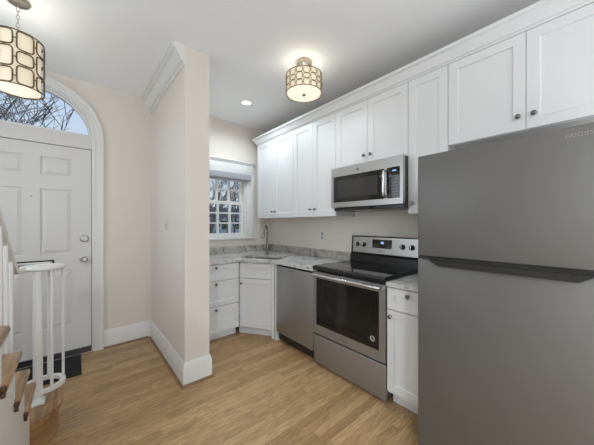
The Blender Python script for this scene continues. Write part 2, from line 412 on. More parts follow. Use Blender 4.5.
MB().lathe([(0, -0.006), (0.007, -0.006), (0.009, -0.003), (0.009, 0)], (-0.008, 0, 1.57), 16, 'y').build('peephole', M['satin'], dr)
ms = MB().plate(rect(-0.152, 0.148, 0.882, 0.968), [rect(-0.140, 0.136, 0.894, 0.956)], -0.010, 0.0).build('mail_slot', M['black'], dr)
MB().box(-0.139, 0.135, -0.006, -0.001, 0.895, 0.955, 0.002).build('slot_flap', M['satin'], ms)
MB().box(-0.43, 0.43, 0.0, 0.10, 0.0, 0.034, 0.004).build('threshold', M['threshold'], dr)
MB().box(-0.427, 0.427, -0.012, -0.0005, 0.036, 0.062, 0.003).build('door_sweep', M['threshold'], dr)
for z in (0.25, 1.05, 1.85): MB().cyl((-0.436, -0.006, z), (-0.436, -0.006, z+0.09), 0.006, 10).build('hinge', M['satin'], dr)
MB().box(hx+0.0005, hx+0.0038, 0.001, 0.040, 0.04, 2.074).build('gap_shade_strip', M['dark'], dr)  # dark strips standing in for the shade in the gap round the leaf
MB().box(-hx+0.001, hx-0.001, 0.004, 0.040, 2.0735, 2.0775).build('gap_shade_strip', M['dark'], dr)

# door mat
tag(MB().box(-0.74, 0.035, 2.925, 3.365, 0.0005, 0.014, 0.005).build('door_mat', M['mat']), 'black rubber door mat on the oak floor in front of the front door', 'mat')

# ------------------------------------------------------------------ kitchen window
w1 = sempty('window_1')
CI = 0.012
tr5 = sempty('trim_5')
cx0, cx1 = WX0-0.115, WX1+0.115
MB().box(WX1-0.004, cx1, YF-0.020, YF-0.0005, WZ0-0.005, WZ1+0.005, 0.003).box(WX1+0.075, cx1, YF-0.030, YF-0.0195, WZ0-0.005, WZ1+0.005, 0.003).build('side_casing', M['trim'], tr5)
MB().box(cx0, WX0+0.004, YF-0.020, YF-0.0005, WZ0-0.005, WZ1+0.005, 0.003).box(cx0, WX0-0.075, YF-0.030, YF-0.0195, WZ0-0.005, WZ1+0.005, 0.003).build('side_casing', M['trim'], tr5)
MB().box(cx0, cx1, YF-0.024, YF-0.0005, WZ1+0.005, WZ1+0.150, 0.003).box(cx0-0.004, cx1+0.004, YF-0.036, YF-0.0005, WZ1+0.150, WZ1+0.170, 0.004).box(cx0-0.012, cx1+0.012, YF-0.052, YF-0.0005, WZ1+0.170, WZ1+0.188, 0.005).build('head_casing', M['trim'], tr5)
MB().box(cx0-0.015, cx1+0.012, YF-0.050, YF+0.06, WZ0-0.032, WZ0-0.005, 0.005).build('window_stool', M['trim'], tr5)
MB().plate(rect(WX0, WX1, WZ0-0.004, WZ1), [rect(WX0+0.03, WX1-0.03, WZ0+0.022, WZ1-0.03)], YF+0.001, YF+0.155).build('window_frame', M['trim'], w1, False)
def sash(z0, z1, y0, y1, panes):
    x0, x1 = WX0+0.0305, WX1-0.0305
    hs = [rect(a, b_, c_, d_) for a, b_ in ((1.325, 1.475), (1.505, 1.655), (1.685, 1.843)) for c_, d_ in panes]
    s = MB().plate(rect(x0, x1, z0, z1), hs, y0, y1).build('sash', M['trim'], w1, False)
    MB().box(1.322, 1.846, (y0+y1)/2-0.002, (y0+y1)/2+0.002, panes[0][0]-0.004, panes[-1][1]+0.004).build('pane', M['glass'], s, False)
sash(WZ0+0.023, 1.632, YF+0.03, YF+0.062, [(1.182, 1.314), (1.334, 1.456), (1.476, 1.592)])
sash(1.592, WZ1-0.031, YF+0.064, YF+0.096, [(1.640, 1.790), (1.812, 1.965)])
vs_ = thing('window_shade', 'grey rolled up window shade across the top of the kitchen window', 'shade', (0, 0, 0))
MB().box(WX0-0.06, WX1+0.040, YF-0.082, YF-0.031, 1.945, 2.027, 0.008).build('shade_cassette', M['shade'], vs_)
MB().box(WX0-0.04, WX1-0.010, YF-0.046, YF-0.040, 1.925, 1.944).box(WX0-0.04, WX1-0.010, YF-0.050, YF-0.036, 1.915, 1.927, 0.003).build('shade_hem', M['shade'], vs_)

# ------------------------------------------------------------------ staircase (rises towards the camera along the left)
RISE, RUN, SX = 0.19, 0.2605, -0.18
NT = 8
st = thing('staircase', 'oak tread staircase with white risers and stringer rising along the left', 'stairs', (0, 0, 0))
XA = XL+0.012
# starting step with a rounded end
def ell(cx, cy, rx, ry, a0, a1, n=26): return [(cx+rx*math.cos(a0+(a1-a0)*i/n), cy+ry*math.sin(a0+(a1-a0)*i/n)) for i in range(n+1)]
tp = [(XA, 2.072)]+ell(-0.22, 2.272, 0.155, 0.2, -PI/2, PI/2)+[(XA, 2.472)]
tp_in = [(XA, 2.092)]+ell(-0.22, 2.272, 0.133, 0.18, -PI/2, PI/2)+[(XA, 2.452)]
t1 = MB().prism(tp, RISE-0.026, RISE, 'z')
bmesh.ops.bevel(t1.bm, geom=[e for e in t1.bm.edges if abs(e.verts[0].co.z-e.verts[1].co.z) < 1e-5], offset=0.009, segments=3, affect='EDGES', profile=0.5)
t1.build('tread', M['treadx'], st)
rb = MB().prism(tp_in, 0.0, RISE-0.0265, 'z').build('riser', M['tread'], st); rb['label'] = 'curved oak riser of the rounded starting step'
for k in range(2, NT+1):
    yf = 2.168-(k-2)*RUN; z = k*RISE
    # tread with nosing at the front and a returned nosing along the open end
    t = MB().box(XA, SX, yf-0.312, yf, z-0.027, z, 0.009, 3)
    t.build('tread', M['treadx'], st)
    t = MB().prism([(SX-0.018, z-0.0275), (SX-0.003, z-0.0275), (SX-0.006, z-0.036), (SX-0.012, z-0.042), (SX-0.018, z-0.046)], yf-0.312, yf-0.018, 'y')
    nb = t.build('nosing_cove', M['tread'], st)
    MB().box(SX-0.020, SX-0.0005, yf-0.3305, yf-0.3125, z-0.025, z-0.002, 0.008, 3).box(SX-0.018, SX-0.004, yf-0.326, yf-0.3125, z-0.046, z-0.026, 0.005).build('nosing_return', M['mahog'], st)
    MB().box(XA, SX-0.034, yf-0.045, yf-0.028, (k-1)*RISE+0.0005, z-0.0275).build('riser', M['trim'], st, False)
# side stringer panel down to the floor, stepped under the treads
prof = [(2.09, 0.0)]
sp = []
for k in range(2, NT+1):
    yf = 2.168-(k-2)*RUN
    sp += [(yf-0.028, (k-1)*RISE+(0.0005 if k > 2 else 0.0005)-(0.0 if k == 2 else 0.0275)), (yf-0.028, k*RISE-0.0275)]
yend = 2.168-(NT-1)*RUN-0.028
poly = [(2.08, 0.0)]+[(2.08, 0.16)]
sp[0] = (2.08, 0.1955); sp = [(min(a, 2.08) if i == 0 else a, b) for i, (a, b) in enumerate(sp)]
poly = [(2.088, 0.0), (2.088, 0.160), (2.066, 0.160), (2.066, 0.195)]
pts = [(2.066, 0.0), (2.066, 2*RISE-0.0275)]
for k in range(3, NT+1):
    yf = 2.168-(k-2)*RUN
    pts += [(yf-0.028, (k-1)*RISE-0.0275), (yf-0.028, k*RISE-0.0275)]
pts += [(yend, NT*RISE-0.0275), (yend, 0.0)]
MB().plate(pts, [], SX-0.033, SX-0.0185, 'x').build('stringer', M['trim'], st, False)

rl = thing('stair_railing', 'white painted stair railing curling into a round volute at the bottom step', 'railing', (0, 0, 0))
NW = (-0.182, 2.272)
b = MB()
b.box(NW[0]-0.034, NW[0]+0.034, NW[1]-0.034, NW[1]+0.034, RISE+0.0005, RISE+0.022, 0.004)
b.lathe([(0.0, RISE+0.02), (0.033, RISE+0.022), (0.031, RISE+0.034), (0.023, RISE+0.045), (0.021, RISE+0.06), (0.023, RISE+0.075), (0.0225, 1.0), (0.024, 1.0178), (0, 1.0178)], (*NW, 0), 20)
b.build('newel_post', M['trim'], rl)
VC = (-0.165, 2.355)
ring = [(VC[0]+0.098*math.cos(a), VC[1]+0.098*math.sin(a)) for a in [math.radians(-112+318*i/40) for i in range(41)]]
def flat_ring(mb, pts, w, z0, z1):
    P = [Vector(p) for p in pts]; N = len(P); v = []; f = []
    for i in range(N):
        d = (P[min(i+1, N-1)]-P[max(i-1, 0)]).normalized(); nn = Vector((d.y, -d.x))
        for s_, z in ((-w, z0), (w, z0), (w, z1), (-w, z1)): q = P[i]+nn*s_; v.append((q.x, q.y, z))
    for i in range(N-1):
        for j in range(4): f.append([i*4+j, i*4+(j+1) % 4, (i+1)*4+(j+1) % 4, (i+1)*4+j])
    f += [[0, 1, 2, 3], [4*N-4, 4*N-3, 4*N-2, 4*N-1]]
    return mb.add(v, f)
flat_ring(MB(), ring, 0.013, RISE+0.062, RISE+0.086).build('bottom_ring', M['trim'], rl)
for a in (-62, 8, 78, 140):
    q = (VC[0]+0.098*math.cos(math.radians(a)), VC[1]+0.098*math.sin(math.radians(a)))
    if a in (140,): continue
    MB().cyl((*q, RISE+0.0862), (*q, 1.0178), 0.0082, 12).build('baluster', M['trim'], rl)
MB().lathe([(0, 1.018), (0.102, 1.018), (0.110, 1.025), (0.110, 1.034), (0.104, 1.043), (0.07, 1.046), (0.05, 1.043), (0.03, 1.047), (0, 1.048)], (VC[0], VC[1], 0), 40).build('volute', M['trim'], rl)
# handrail: easing out of the volute and up the slope towards the camera
BX = -0.262
hp = []
slope = RISE/RUN
def rail_z(y): return 1.033 if y > 2.145 else 1.033+slope*(2.145-y)
ys = [2.34, 2.28, 2.24]+[2.22-0.02*i for i in range(16)]+[1.88-0.1*i for i in range(14)]
for y in ys:
    # smooth the knee of the easing
    z = sum(rail_z(y+dd*0.03) for dd in range(-3, 4))/7
    x = BX if y < 2.20 else BX+0.02*min(1, (y-2.20)/0.14)
    hp.append(Vector((x, y, z)))
def rail_profile(mb, P):
    pr = [(-0.010, -0.015), (0.010, -0.015), (0.014, -0.008), (0.014, 0.006), (0.009, 0.013), (0, 0.015), (-0.009, 0.013), (-0.014, 0.006), (-0.014, -0.008)]
    k = len(pr); v = []; f = []
    for i, p in enumerate(P):
        d = (P[min(i+1, len(P)-1)]-P[max(i-1, 0)]).normalized(); s_ = d.cross(Vector((0, 0, 1))).normalized(); u = s_.cross(d)
        for a, c_ in pr: v.append(p+s_*a+u*c_)
    for i in range(len(P)-1):
        for j in range(k): f.append([i*k+j, i*k+(j+1) % k, (i+1)*k+(j+1) % k, (i+1)*k+j])
    f += [list(range(k)), list(range((len(P)-1)*k, len(P)*k))]
    return mb.add(v, f)
rail_profile(MB(), hp).build('handrail', M['trim'], rl)
for i, y in enumerate([2.015-0.13025*j for j in range(11)]):
    k = 2
    while not (2.168-(k-1)*RUN+0.010 < y): k += 1
    if k > NT: break
    MB().cyl((BX, y, k*RISE+0.0005), (BX, y, sum(rail_z(y+dd*0.03) for dd in range(-3, 4))/7-0.014), 0.0085, 12).build('baluster', M['trim'], rl)

# ------------------------------------------------------------------ kitchen cabinets
def knob_mb(x, z, y=0.0):
    return MB().lathe([(0, -0.026), (0.009, -0.025), (0.0145, -0.020), (0.0145, -0.016), (0.006, -0.012), (0.0055, -0.002), (0.009, -0.0005), (0.009, 0.0)], (x, y, z), 18, 'y')
def shaker(name, par, x0, x1, z0, z1, knob=None, st_=0.058, t=0.019, y=-0.0195):
    fr = MB().plate(rect(x0, x1, z0, z1), [rect(x0+st_, x1-st_, z0+st_, z1-st_)], y, y+t)
    pnl = 0.009
    fr.box(x0+st_-0.002, x1-st_+0.002, y+pnl, y+t-0.002, z0+st_-0.002, z1-st_+0.002)
    # small ogee bead round the recessed panel
    a, b_, c_, d_ = x0+st_, x1-st_, z0+st_, z1-st_; e = 0.004
    fr.add([(a, y+0.003, c_), (b_, y+0.003, c_), (b_, y+0.003, d_), (a, y+0.003, d_), (a+e, y+pnl, c_+e), (b_-e, y+pnl, c_+e), (b_-e, y+pnl, d_-e), (a+e, y+pnl, d_-e)],
           [[0, 1, 5, 4], [1, 2, 6, 5], [2, 3, 7, 6], [3, 0, 4, 7]])
    d = fr.build(name, M['cab'], par, False)
    if knob: knob_mb(knob[0], knob[1], y).build('knob', M['knob'], d)
    return d
RZ = -PI/2
UX = 2.0395                      # carcass front plane of the wall cabinets; doors stand 2 cm proud at x = 2.02
UZ0, UZ1 = 1.392, 2.458
def upper(label, y0, y1, z0, doors):
    w = y0-y1
    t = thing('wall_cabinet', label, 'cabinet', (UX, y0, 0), RZ, 'white wall cabinets')
    MB().box(0.0006, w-0.0006, 0.0, XR-UX-0.0006, z0, UZ1, 0.0015).build('body', M['cab'], t, False)
    g = 0.0022; n = len(doors); dw = w/n
    for i, kn in enumerate(doors):
        x0, x1 = i*dw+g*(1 if i == 0 else 0.7), (i+1)*dw-g*(1 if i == n-1 else 0.7)
        kx = x0+0.034 if kn == 'L' else x1-0.034
        shaker('door', t, x0, x1, z0+0.004, UZ1-0.004, (kx, z0+0.085))
    return t
upper('white two door wall cabinet at the far end beside the kitchen window', 3.246, 2.417, UZ0, ['R', 'L'])
upper('tall white two door wall cabinet just left of the microwave', 2.417, 1.741, UZ0, ['R', 'L'])
upper('short white two door wall cabinet directly above the microwave', 1.741, 0.984, 1.860, ['R', 'L'])
upper('narrow single door white wall cabinet between microwave and refrigerator', 0.984, 0.692, UZ0, ['L'])
upper('wide white two door wall cabinet above the refrigerator', 0.692, -0.150, 1.872, ['R', 'L'])
# crown over the cabinets
CC = [(-0.016, UZ1+0.0005), (0.0, UZ1+0.0005), (0.004, UZ1+0.012), (0.014, UZ1+0.016), (0.018, UZ1+0.026), (0.026, UZ1+0.040), (0.038, UZ1+0.062), (0.046, UZ1+0.074), (0.056, UZ1+0.078), (0.058, UZ1+0.100), (-0.016, UZ1+0.100)]
cr_ = struct('trim_6', MB().sweep([(XR-0.001, 3.246), (2.02, 3.246), (2.02, -0.150)], CC, 1), M['cab'])

CTB, CTT = 0.866, 0.897          # counter underside and top
# drawer cabinet on the front wall
DX0, DX1, DY = 0.889, 1.459, 2.7705
t = thing('drawer_cabinet', 'white three drawer base cabinet under the window beside the beige divider wall', 'cabinet', (DX0, DY, 0), 0)
w = DX1-DX0
MB().box(0, w, 0.0, YF-DY-0.001, 0.095, CTB-0.0005).build('body', M['cab'], t, False)
MB().box(0, w-0.002, 0.065, 0.08, 0.0, 0.0945).build('toe_kick', M['cab'], t, False)
for z0, z1 in ((0.679, 0.855), (0.394, 0.672), (0.100, 0.387)):
    shaker('drawer', t, 0.003, w-0.003, z0, z1, (w*0.5, z1-0.032), 0.055)
# corner sink cabinet, set diagonally
A = Vector((1.4625, 2.7535)); B = Vector((1.7005, 2.400))
dv = (B-A); L = dv.length; th = math.atan2(dv.y, dv.x)
nin = Vector((-dv.y, dv.x)).normalized()
t = thing('sink_cabinet', 'white diagonal corner cabinet under the sink with one door', 'cabinet', (A.x, A.y, 0), th)
poly = [(0.0, 0.0205), (L, 0.0205), (L-0.08, 0.18), (0.08, 0.18)]
MB().prism(poly, 0.095, 0.64, 'z').build('body', M['cab'], t, False)
MB().plate(rect(0, L, 0.6405, CTB-0.0005), [], 0.0205, 0.034).build('apron', M['cab'], t, False)
MB().box(-0.035, L+0.012, 0.070, 0.085, 0.0, 0.0945).build('toe_kick', M['cab'], t, False)
shaker('drawer_front', t, 0.004, L-0.020, 0.679, 0.855, None, 0.055, y=0.0)
shaker('door', t, 0.004, L-0.020, 0.100, 0.672, (0.034, 0.672-0.058), 0.055, y=0.0)
MB().box(L-0.018, L+0.014, 0.003, 0.020, 0.0, CTB-0.001).build('filler_strip', M['cab'], t, False)

# dishwasher
t = thing('dishwasher', 'stainless steel dishwasher between the corner sink cabinet and the range', 'dishwasher', (1.70, 2.345, 0), RZ)
w = 2.345-1.742
MB().box(0.006, w-0.003, 0.035, 0.58, 0.02, CTB-0.002).build('tub', M['black'], t, False)
d = MB().box(0.010, w-0.005, 0.0, 0.034, 0.108, 0.846, 0.006, 3).build('door', M['steelv'], t)
MB().box(0.012, w-0.007, -0.003, 0.030, 0.8465, 0.853, 0.002).build('control_strip', M['bglass'], d)
MB().text('FRIGIDAIRE', 0.016, (w*0.42, -0.0004, 0.815), 0.0003).build('logo', M['ink'], d, False)
MB().box(0.01, w-0.005, 0.075, 0.09, 0.0, 0.10).build('toe_panel', M['dark'], t, False)
MB().box(-0.030, 0.0055, 0.006, 0.06, 0.0, CTB-0.002).build('side_filler', M['cab'], t, False)

# narrow base cabinet to the right of the range
NB0, NB1 = 0.985, 0.668
t = thing('base_cabinet', 'narrow white base cabinet with drawer and door between range and refrigerator', 'cabinet', (1.7205, NB0, 0), RZ)
w = NB0-NB1
MB().box(0.001, w, 0.0, XR-1.7205-0.001, 0.095, CTB-0.0005).build('body', M['cab'], t, False)
MB().box(0.002, w, 0.065, 0.08, 0.0, 0.0945).build('toe_kick', M['cab'], t, False)
shaker('drawer', t, 0.003, w-0.002, 0.706, 0.857, (w*0.5, 0.822), 0.052)
shaker('door', t, 0.003, w-0.002, 0.118, 0.699, (0.030, 0.655), 0.052)

# countertops
CE = 1.688
SC_ = (A+B)/2+nin*0.262
tv = dv.normalized()
def sink_pt(a, b_): q = SC_+tv*a+nin*b_; return (q.x, q.y)
def rrect(w_, h_, r, n=6):
    out = []
    for sx_, sy_, a0 in ((1, 1, 0), (-1, 1, PI/2), (-1, -1, PI), (1, -1, 1.5*PI)):
        for i in range(n+1):
            a = a0+PI/2*i/n; out.append((sx_*(w_-r)+r*math.cos(a), sy_*(h_-r)+r*math.sin(a)))
    return out
hole = [sink_pt(a, b_) for a, b_ in rrect(0.265, 0.185, 0.07)]
Ae = A-nin*0.028; Be = B-nin*0.028
# front edge corner points: straight runs meet the diagonal
sd = (2.735-Ae.y)/tv.y; P1 = (Ae.x+tv.x*sd, 2.735)
sd = (CE-Ae.x)/tv.x; P2 = (CE, Ae.y+tv.y*sd)
ct = thing('countertop', 'grey granite countertop wrapping the corner with the sink cut out', 'countertop', (0, 0, 0))
outl = [(DX0-0.0185, YF-0.0008), (DX0-0.0185, 2.735), P1, P2, (CE, 1.741), (XR-0.0008, 1.741), (XR-0.0008, YF-0.0008)]
MB().plate(outl, [hole], CTB, CTT, 'z').build('slab', M['granite'], ct, False)
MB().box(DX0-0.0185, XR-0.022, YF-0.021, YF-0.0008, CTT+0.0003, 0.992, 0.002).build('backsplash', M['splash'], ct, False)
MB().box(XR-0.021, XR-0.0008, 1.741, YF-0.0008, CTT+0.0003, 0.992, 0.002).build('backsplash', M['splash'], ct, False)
ct2 = thing('countertop', 'short piece of grey granite countertop between the range and the refrigerator', 'countertop', (0, 0, 0))
MB().box(CE, XR-0.0008, NB1, 0.987, CTB, CTT, 0.002).build('slab', M['granite'], ct2, False)
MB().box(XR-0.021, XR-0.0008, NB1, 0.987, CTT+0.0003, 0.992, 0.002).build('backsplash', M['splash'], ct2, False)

# sink
sk = thing('sink', 'stainless undermount sink set in the corner of the granite countertop', 'sink', (SC_.x, SC_.y, 0), th)
s = MB(); pr = [(0.285, 0.205, 0.08, CTB-0.0006), (0.266, 0.186, 0.07, CTB-0.0006), (0.262, 0.182, 0.07, CTB-0.02), (0.255, 0.175, 0.07, 0.70), (0.235, 0.155, 0.06, 0.678), (0.05, 0.05, 0.049, 0.674)]
loops = [[(x, y, z) for x, y in rrect(a, b_, r)] for a, b_, r, z in pr]
n_ = len(loops[0]); vv = [q for lp in loops for q in lp]; ff = []
for i in range(len(loops)-1):
    for k in range(n_): ff.append([i*n_+k, i*n_+(k+1) % n_, (i+1)*n_+(k+1) % n_, (i+1)*n_+k])
ff.append([(len(loops)-1)*n_+k for k in range(n_)])
s.add(vv, ff); s.build('basin', M['basin'], sk)
MB().lathe([(0, 0.676), (0.03, 0.676), (0.042, 0.680), (0.045, 0.6745)], (0, 0, 0), 24).build('drain', M['bright'], sk)
# faucet
FX, FY = 1.962, 2.905
fc = thing('faucet', 'chrome gooseneck kitchen faucet standing behind the corner sink', 'faucet', (FX, FY, CTT+0.0005))
MB().lathe([(0, 0), (0.026, 0), (0.026, 0.006), (0.019, 0.012), (0.017, 0.05), (0.016, 0.12), (0.0125, 0.13), (0, 0.13)], (0, 0, 0), 24).build('base', M['faucet'], fc)
dx, dy = -0.82, -0.57
R_ = 0.062
pts = [(0, 0, 0.12), (0, 0, 0.22), (0, 0, 0.325)]
for i in range(1, 15):
    a = PI*i/14*1.02
    pts.append((dx*(R_-R_*math.cos(a)), dy*(R_-R_*math.cos(a)), 0.325+R_*math.sin(a)))
MB().tube(pts, 0.0125, 14).build('spout', M['faucet'], fc)
e = pts[-1]
MB().tube([(e[0], e[1], e[2]), (e[0]+dx*0.004, e[1]+dy*0.004, e[2]-0.02), (e[0]+dx*0.010, e[1]+dy*0.010, e[2]-0.085)], [0.012, 0.0155, 0.0165], 16).build('spray_head', M['faucet'], fc)
MB().cyl((0.0, -0.014, 0.085), (0.012, -0.036, 0.085), 0.010, 14).tube([(0.010, -0.032, 0.088), (0.030, -0.062, 0.120), (0.040, -0.078, 0.150)], [0.006, 0.005, 0.0045], 10).build('handle', M['faucet'], fc)

# ------------------------------------------------------------------ range
RW = 0.748
t = thing('range', 'freestanding stainless steel electric range with black glass cooktop', 'oven', (1.70, 1.7385, 0), RZ)
MB().box(0.002, RW-0.002, 0.035, 0.615, 0.025, 0.889).build('body', M['black'], t, False)
for x in (0.05, RW-0.05):
    for y in (0.08, 0.56): MB().cyl((x, y, 0), (x, y, 0.0255), 0.018, 12).build('foot', M['black'], t)
MB().box(0.003, RW-0.003, 0.0, 0.034, 0.022, 0.282, 0.006, 3).build('drawer', M['steelv'], t)
od = MB().plate(rect(0.003, RW-0.003, 0.298, 0.868), [rect(0.038, RW-0.055, 0.376, 0.812)], -0.004, 0.030).build('oven_door', M['steelv'], t, False)
MB().box(0.0385, RW-0.0555, -0.001, 0.022, 0.3765, 0.8115, 0.002).build('oven_window', M['ovenglass'], od, False)
# faint inner window outline and racks seen through the glass
MB().plate(rect(0.10, RW-0.12, 0.43, 0.765), [rect(0.106, RW-0.126, 0.436, 0.759)], -0.0016, -0.0011).build('window_border', M['black'], od, False)
# round sticker
q = (1.7385-1.103, 0.447)
MB().plate([(q[0]+0.021*math.cos(a*PI/16), q[1]+0.021*math.sin(a*PI/16)) for a in range(32)], [[(q[0]+0.012*math.cos(a*PI/16), q[1]+0.012*math.sin(a*PI/16)) for a in range(32)]], -0.0022, -0.0012).build('round_sticker', M['etched2'], od, False)
MB().text('W', 0.016, (q[0], -0.0018, q[1]), 0.0003).build('sticker_mark', M['etched2'], od, False)
MB().text('Whirlpool', 0.019, (RW*0.475, -0.0046, 0.333), 0.0004).build('logo', M['ink'], od, False)
hp = [(0.020, -0.004, 0.842), (0.022, -0.034, 0.846), (0.034, -0.048, 0.848)]+[(0.06+0.628*i/10, -0.050-0.004*math.sin(PI*i/10), 0.848) for i in range(11)]+[(RW-0.034, -0.048, 0.848), (RW-0.022, -0.034, 0.846), (RW-0.020, -0.004, 0.842)]
MB().tube(hp, 0.0125, 12).build('handle', M['bright'], od)
ck = MB().box(0.0, RW, -0.018, 0.615, 0.8895, 0.922, 0.006, 3).build('cooktop', M['black'], t)
MB().box(0.012, RW-0.012, 0.0, 0.555, 0.9222, 0.9250, 0.0008).build('glass_top', M['bglass'], ck, False)
for bx_, by_, br in ((0.19, 0.15, 0.105), (0.56, 0.15, 0.085), (0.19, 0.42, 0.08), (0.56, 0.42, 0.105)):
    MB().plate([(bx_+br*math.cos(a*PI/20), by_+br*math.sin(a*PI/20)) for a in range(40)], [[(bx_+(br-0.003)*math.cos(a*PI/20), by_+(br-0.003)*math.sin(a*PI/20)) for a in range(40)]], 0.9251, 0.9254, 'z').build('burner_ring', M['burner'], ck, False)
# backguard
bgd = MB().prism([(0.545, 0.9255), (0.640, 0.9255), (0.640, 1.188), (0.582, 1.188), (0.566, 1.010), (0.550, 0.995)], 0.006, RW-0.006, 'x').build('backguard', M['black'], t, False)
def on_panel(z): return 0.566+(z-1.010)*(0.016/0.178)
pz0, pz1 = 1.018, 1.176
cp = MB().add([(0.030, on_panel(pz0)-0.006, pz0), (RW-0.022, on_panel(pz0)-0.006, pz0), (RW-0.022, on_panel(pz1)-0.006, pz1), (0.030, on_panel(pz1)-0.006, pz1),
               (0.030, on_panel(pz0)-0.0003, pz0), (RW-0.022, on_panel(pz0)-0.0003, pz0), (RW-0.022, on_panel(pz1)-0.0003, pz1), (0.030, on_panel(pz1)-0.0003, pz1)],
              [[0, 1, 2, 3], [4, 5, 6, 7], [0, 1, 5, 4], [1, 2, 6, 5], [2, 3, 7, 6], [3, 0, 4, 7]]).build('control_panel', M['steel'], bgd, False)
for kx in (0.085, 0.165, RW-0.165, RW-0.078):
    y_ = on_panel(1.10)-0.006
    k_ = MB().lathe([(0, -0.026), (0.016, -0.026), (0.020, -0.022), (0.021, -0.006), (0.025, -0.004), (0.025, 0.002)], (kx, y_, 1.10), 24, 'y').build('knob', M['black'], bgd)
    MB().box(kx-0.004, kx+0.004, y_-0.034, y_-0.0245, 1.082, 1.118, 0.002).build('knob_grip', M['bright'], k_)
dp = MB().box(0.265, 0.475, on_panel(1.10)-0.0085, on_panel(1.10)-0.001, 1.070, 1.158, 0.002).build('display_panel', M['bglass'], bgd, False)
MB().box(0.362, 0.395, on_panel(1.10)-0.0092, on_panel(1.10)-0.0086, 1.116, 1.138).build('clock_digits', M['disp'], dp, False)
for i in range(4):
    for j in range(2): MB().box(0.285+i*0.013, 0.292+i*0.013, on_panel(1.10)-0.0092, on_panel(1.10)-0.0086, 1.085+j*0.022, 1.090+j*0.022).build('button', M['etched'], dp, False)
for i in range(3):
    for j in range(2): MB().box(0.425+i*0.014, 0.432+i*0.014, on_panel(1.10)-0.0092, on_panel(1.10)-0.0086, 1.085+j*0.022, 1.090+j*0.022).build('button', M['etched'], dp, False)
MB().text('Whirlpool', 0.017, (0.372, on_panel(1.04)-0.0064, 1.043), 0.0003).build('logo', M['ink'], bgd, False)

# ------------------------------------------------------------------ microwave
t = thing('microwave', 'stainless over the range microwave with dark window mounted under the short cabinet', 'microwave', (1.93, 1.722, 1.457), RZ)
MW, MH = 0.741, 0.400
MB().box(0.003, MW-0.003, 0.036, XR-1.93-0.001, 0.012, MH, 0.002).build('body', M['black'], t, False)
fr = MB().plate(rect(0, MW, 0.016, MH), [rect(0.030, 0.580, 0.064, 0.314), rect(0.604, 0.716, 0.064, 0.314)], 0.0, 0.035).build('front_frame', M['steel'], t, False)
wd = MB().box(0.0305, 0.5795, 0.003, 0.030, 0.0645, 0.3135, 0.001).build('door_window', M['bglass'], t, False)
MB().box(0.080, 0.515, 0.0018, 0.0029, 0.105, 0.272).build('window_mesh', M['mwglass'], wd, False)
cp = MB().box(0.6045, 0.7155, 0.003, 0.030, 0.0645, 0.3135, 0.001).build('control_panel', M['bglass'], t, False)
MB().box(0.650, 0.684, 0.0018, 0.0029, 0.280, 0.292).build('clock_digits', M['disp'], cp, False)
for i in range(4):
    for j in range(7): MB().box(0.624+i*0.022, 0.632+i*0.022, 0.0020, 0.0029, 0.088+j*0.025, 0.092+j*0.025).build('button', M['etched'], cp, False)
MB().tube([(0.592, -0.0005, 0.075), (0.592, -0.030, 0.088), (0.592, -0.036, 0.12), (0.592, -0.036, 0.25), (0.592, -0.030, 0.282), (0.592, -0.0005, 0.295)], 0.0115, 12).build('handle', M['bright'], t)
lg = MB().lathe([(0, -0.0016), (0.013, -0.0016), (0.0145, -0.0002), (0, -0.0002)], (0.315, 0, 0.352), 24, 'y').build('logo_disc', M['ink'], fr)
MB().text('GE', 0.013, (0.315, -0.0019, 0.352), 0.0002, shear=0.2).build('logo', M['bright'], lg, False)
MB().box(0.02, MW-0.004, 0.02, 0.36, -0.016, 0.0115, 0.003).build('vent_bottom', M['black'], t, False)
MB().box(0.30, 0.45, 0.004, 0.0195, -0.010, 0.0155, 0.002).build('lamp_strip', M['black'], t, False)

# ------------------------------------------------------------------ refrigerator
FW = 0.80
t = thing('refrigerator', 'tall dark slate grey top freezer refrigerator in the right foreground', 'refrigerator', (1.45, 0.652, 0), RZ)
MB().box(0.006, FW-0.006, 0.078, 0.86, 0.03, 1.680, 0.004).build('cabinet_body', M['slate'], t, False)
MB().box(0.02, FW-0.02, 0.06, 0.10, 0.005, 0.058).build('toe_grille', M['slatedark'], t, False)
for x in (0.06, FW-0.06):
    for y in (0.14, 0.80): MB().cyl((x, y, 0), (x, y, 0.0305), 0.02, 12).build('foot', M['black'], t)
MB().box(0.010, FW-0.010, 0.066, 0.078, 0.07, 1.680).build('door_gasket', M['dark'], t, False)
fd = MB().box(0.0, FW, 0.0, 0.066, 0.062, 1.122, 0.007, 3).build('refrigerator_door', M['slate'], t)
zd = MB().box(0.0, FW, 0.0, 0.066, 1.138, 1.691, 0.007, 3).build('freezer_door', M['slate'], t)
g = MB(); P_ = [(0.062, 1.1215), (0.658, 1.1215), (0.612, 1.090), (0.110, 1.090)]
g.add([(x, -0.0005, z) for x, z in P_]+[(P_[0][0]+0.006, -0.028, 1.1215), (P_[1][0]-0.006, -0.028, 1.1215), (P_[2][0]-0.004, -0.024, 1.093), (P_[3][0]+0.004, -0.024, 1.093)],
      [[4, 5, 6, 7], [0, 1, 5, 4], [1, 2, 6, 5], [2, 3, 7, 6], [3, 0, 4, 7], [0, 1, 2, 3]])
g.build('handle', M['slatedark'], fd, False)
MB().box(0.02, FW-0.02, 0.006, 0.060, 1.1225, 1.1375).build('door_gap', M['dark'], t, False)
MB().text('FRIGIDAIRE', 0.021, (0.572, -0.0004, 1.654), 0.0004, 'LEFT', squash=1.15).build('logo', M['etched'], zd, False)

